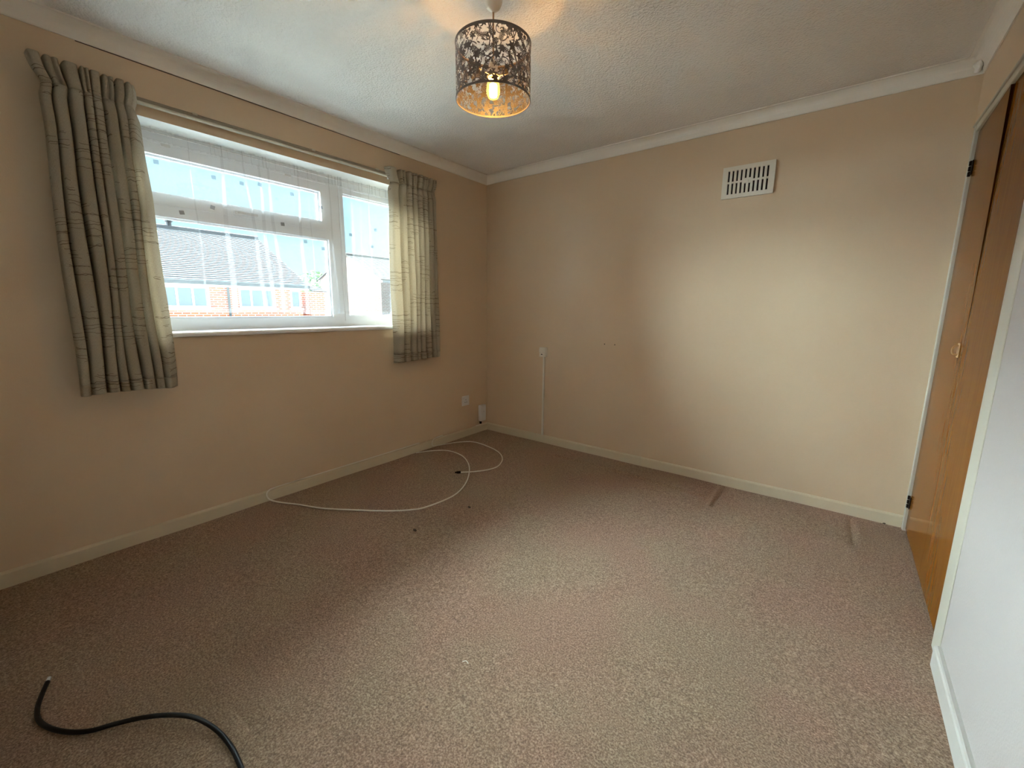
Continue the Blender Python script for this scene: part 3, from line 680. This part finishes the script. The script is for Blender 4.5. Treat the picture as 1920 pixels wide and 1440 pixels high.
# shade: thin sheet with the floral cut-outs removed
nu, nv = 900, 190
th = (np.arange(nu)+.5)/nu*2*math.pi*R; zz = (np.arange(nv)+.5)/nv*(ZT-ZB); circ = 2*math.pi*R
U, V_ = np.meshgrid(th, zz, indexing='ij')
solid = np.zeros((nu, nv), bool)
def du(u0): return (U-u0+circ/2) % circ - circ/2
def petal(u0, v0, ang, L, wd_):
    a = du(u0); b_ = V_-v0; p = a*math.cos(ang)+b_*math.sin(ang); q_ = -a*math.sin(ang)+b_*math.cos(ang)
    t_ = p/L; return (t_ > 0) & (t_ < 1) & (np.abs(q_) < wd_*np.sqrt(np.clip(np.sin(np.pi*np.clip(t_, 0, 1)), 0, 1))*(1.1-.45*t_))
def stroke(pts, w0, w1):
    m_ = np.zeros_like(solid)
    for i in range(len(pts)-1):
        (a0, b0), (a1, b1) = pts[i], pts[i+1]; dx, dy = a1-a0, b1-b0; L2 = dx*dx+dy*dy+1e-12
        a = du(a0); b_ = V_-b0; t_ = np.clip((a*dx+b_*dy)/L2, 0, 1); w = w0+(w1-w0)*(i+t_)/(len(pts)-1)
        m_ |= (a-t_*dx)**2+(b_-t_*dy)**2 < w*w
    return m_
rp = random.Random(11)
HZ = ZT-ZB
for k in range(11):                                              # main stems from the bottom to the top
    u0 = circ*(k+rp.uniform(-.25, .25))/11; pts = []; a = math.pi/2+rp.uniform(-.6, .6); p = [u0, -.002]
    for i in range(60):
        pts.append(tuple(p)); p = [p[0]+.0056*math.cos(a), p[1]+.0056*math.sin(a)]; a += .16*math.sin(i*.23+k*1.7) + (math.pi/2-a)*.05
        if p[1] > HZ: break
    solid |= stroke(pts, .0028, .0021)
GU, GV = 36, 8
for i in range(GU):
    for j in range(GV):                                          # one motif in each cell of a jittered grid
        u0 = circ*(i+(.5 if j % 2 else 0)+rp.uniform(-.28, .28))/GU; v0 = HZ*(j+.5+rp.uniform(-.3, .3))/GV
        a0 = rp.uniform(0, 6.28); kind = rp.random()
        if kind < .36:                                           # flower
            n = rp.choice((5, 6)); s_ = rp.uniform(.011, .016)
            for q_ in range(n): solid |= petal(u0, v0, a0+q_*2*math.pi/n, s_, s_*.30)
            solid |= du(u0)**2+(V_-v0)**2 < (.003)**2
        elif kind < .72:                                         # feathered leaf: a rib with pairs of narrow leaflets
            dx, dy = math.cos(a0), math.sin(a0); pp = [(u0+dx*t_, v0+dy*t_) for t_ in (-.015, 0, .016)]
            solid |= stroke(pp, .0014, .0011)
            for q_ in range(6):
                t_ = -.014+.0055*q_
                for sg in (-1, 1): solid |= petal(u0+dx*t_, v0+dy*t_, a0+sg*.95, .0115, .0019)
        else:                                                    # curling tendril
            p = [u0-.008*math.cos(a0), v0-.008*math.sin(a0)]; pts = []; a = a0; sg = rp.choice((-1, 1))
            for q_ in range(20):
                pts.append(tuple(p)); p = [p[0]+.0030*math.cos(a), p[1]+.0030*math.sin(a)]; a += sg*(.07+.016*q_)
            solid |= stroke(pts, .0019, .0013)
        for q_ in range(3): solid |= petal(u0+rp.uniform(-.015, .015), v0+rp.uniform(-.015, .015), rp.uniform(0, 6.28), rp.uniform(.009, .014), rp.uniform(.0018, .0028))
solid |= (V_ < .006) | (V_ > ZT-ZB-.008)
# vertical overlap seam
solid |= np.abs(du(circ*.30)) < .005
cols = [(R*math.cos(2*math.pi*i/nu), R*math.sin(2*math.pi*i/nu)) for i in range(nu)]
co = np.array([(lx+cols[i][0], ly+cols[i][1], ZB+(ZT-ZB)*j/nv) for i in range(nu) for j in range(nv+1)])
I, J = np.nonzero(solid); I2 = (I+1) % nu
qd = np.stack([I*(nv+1)+J, I2*(nv+1)+J, I2*(nv+1)+J+1, I*(nv+1)+J+1], -1)
used = np.unique(qd); remap = np.zeros(len(co), int); remap[used] = np.arange(len(used))
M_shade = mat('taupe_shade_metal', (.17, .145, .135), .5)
t = M_shade.node_tree; ge = N(t, 'ShaderNodeNewGeometry'); mxs = N(t, 'ShaderNodeMix', data_type='RGBA')      # taupe outside, inside colour darkened to hold down the bulb's glow
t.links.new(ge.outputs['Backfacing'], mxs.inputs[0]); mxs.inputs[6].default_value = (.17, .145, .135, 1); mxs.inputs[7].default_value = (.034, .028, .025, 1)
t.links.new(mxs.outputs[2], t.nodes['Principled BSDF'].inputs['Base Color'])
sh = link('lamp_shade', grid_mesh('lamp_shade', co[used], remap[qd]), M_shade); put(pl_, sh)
for zc in (ZB, ZT):
    bm = bmesh.new(); lathe(bm, [(R-.0012, zc-.0022), (R+.0012, zc-.0022), (R+.0012, zc+.0022), (R-.0012, zc+.0022), (R-.0012, zc-.0022)], (lx, ly), 96, cap=False)
    k = obj('rim', bm, M_shade); k.parent = sh
sp_ = bmesh.new()
for k in range(3):
    a = 2*math.pi*k/3+.4; tube(sp_, [Vector((lx+.02*math.cos(a), ly+.02*math.sin(a), 2.056)), Vector((lx+.07*math.cos(a), ly+.07*math.sin(a), 2.058)), Vector((lx+(R-.001)*math.cos(a), ly+(R-.001)*math.sin(a), ZT-.004))], .0016, 6)
lathe(sp_, [(.0212, 2.054), (.025, 2.054), (.025, 2.058), (.0212, 2.058), (.0212, 2.054)], (lx, ly), 24, cap=False)
kk = obj('shade_carrier', sp_, M_shade); kk.parent = sh
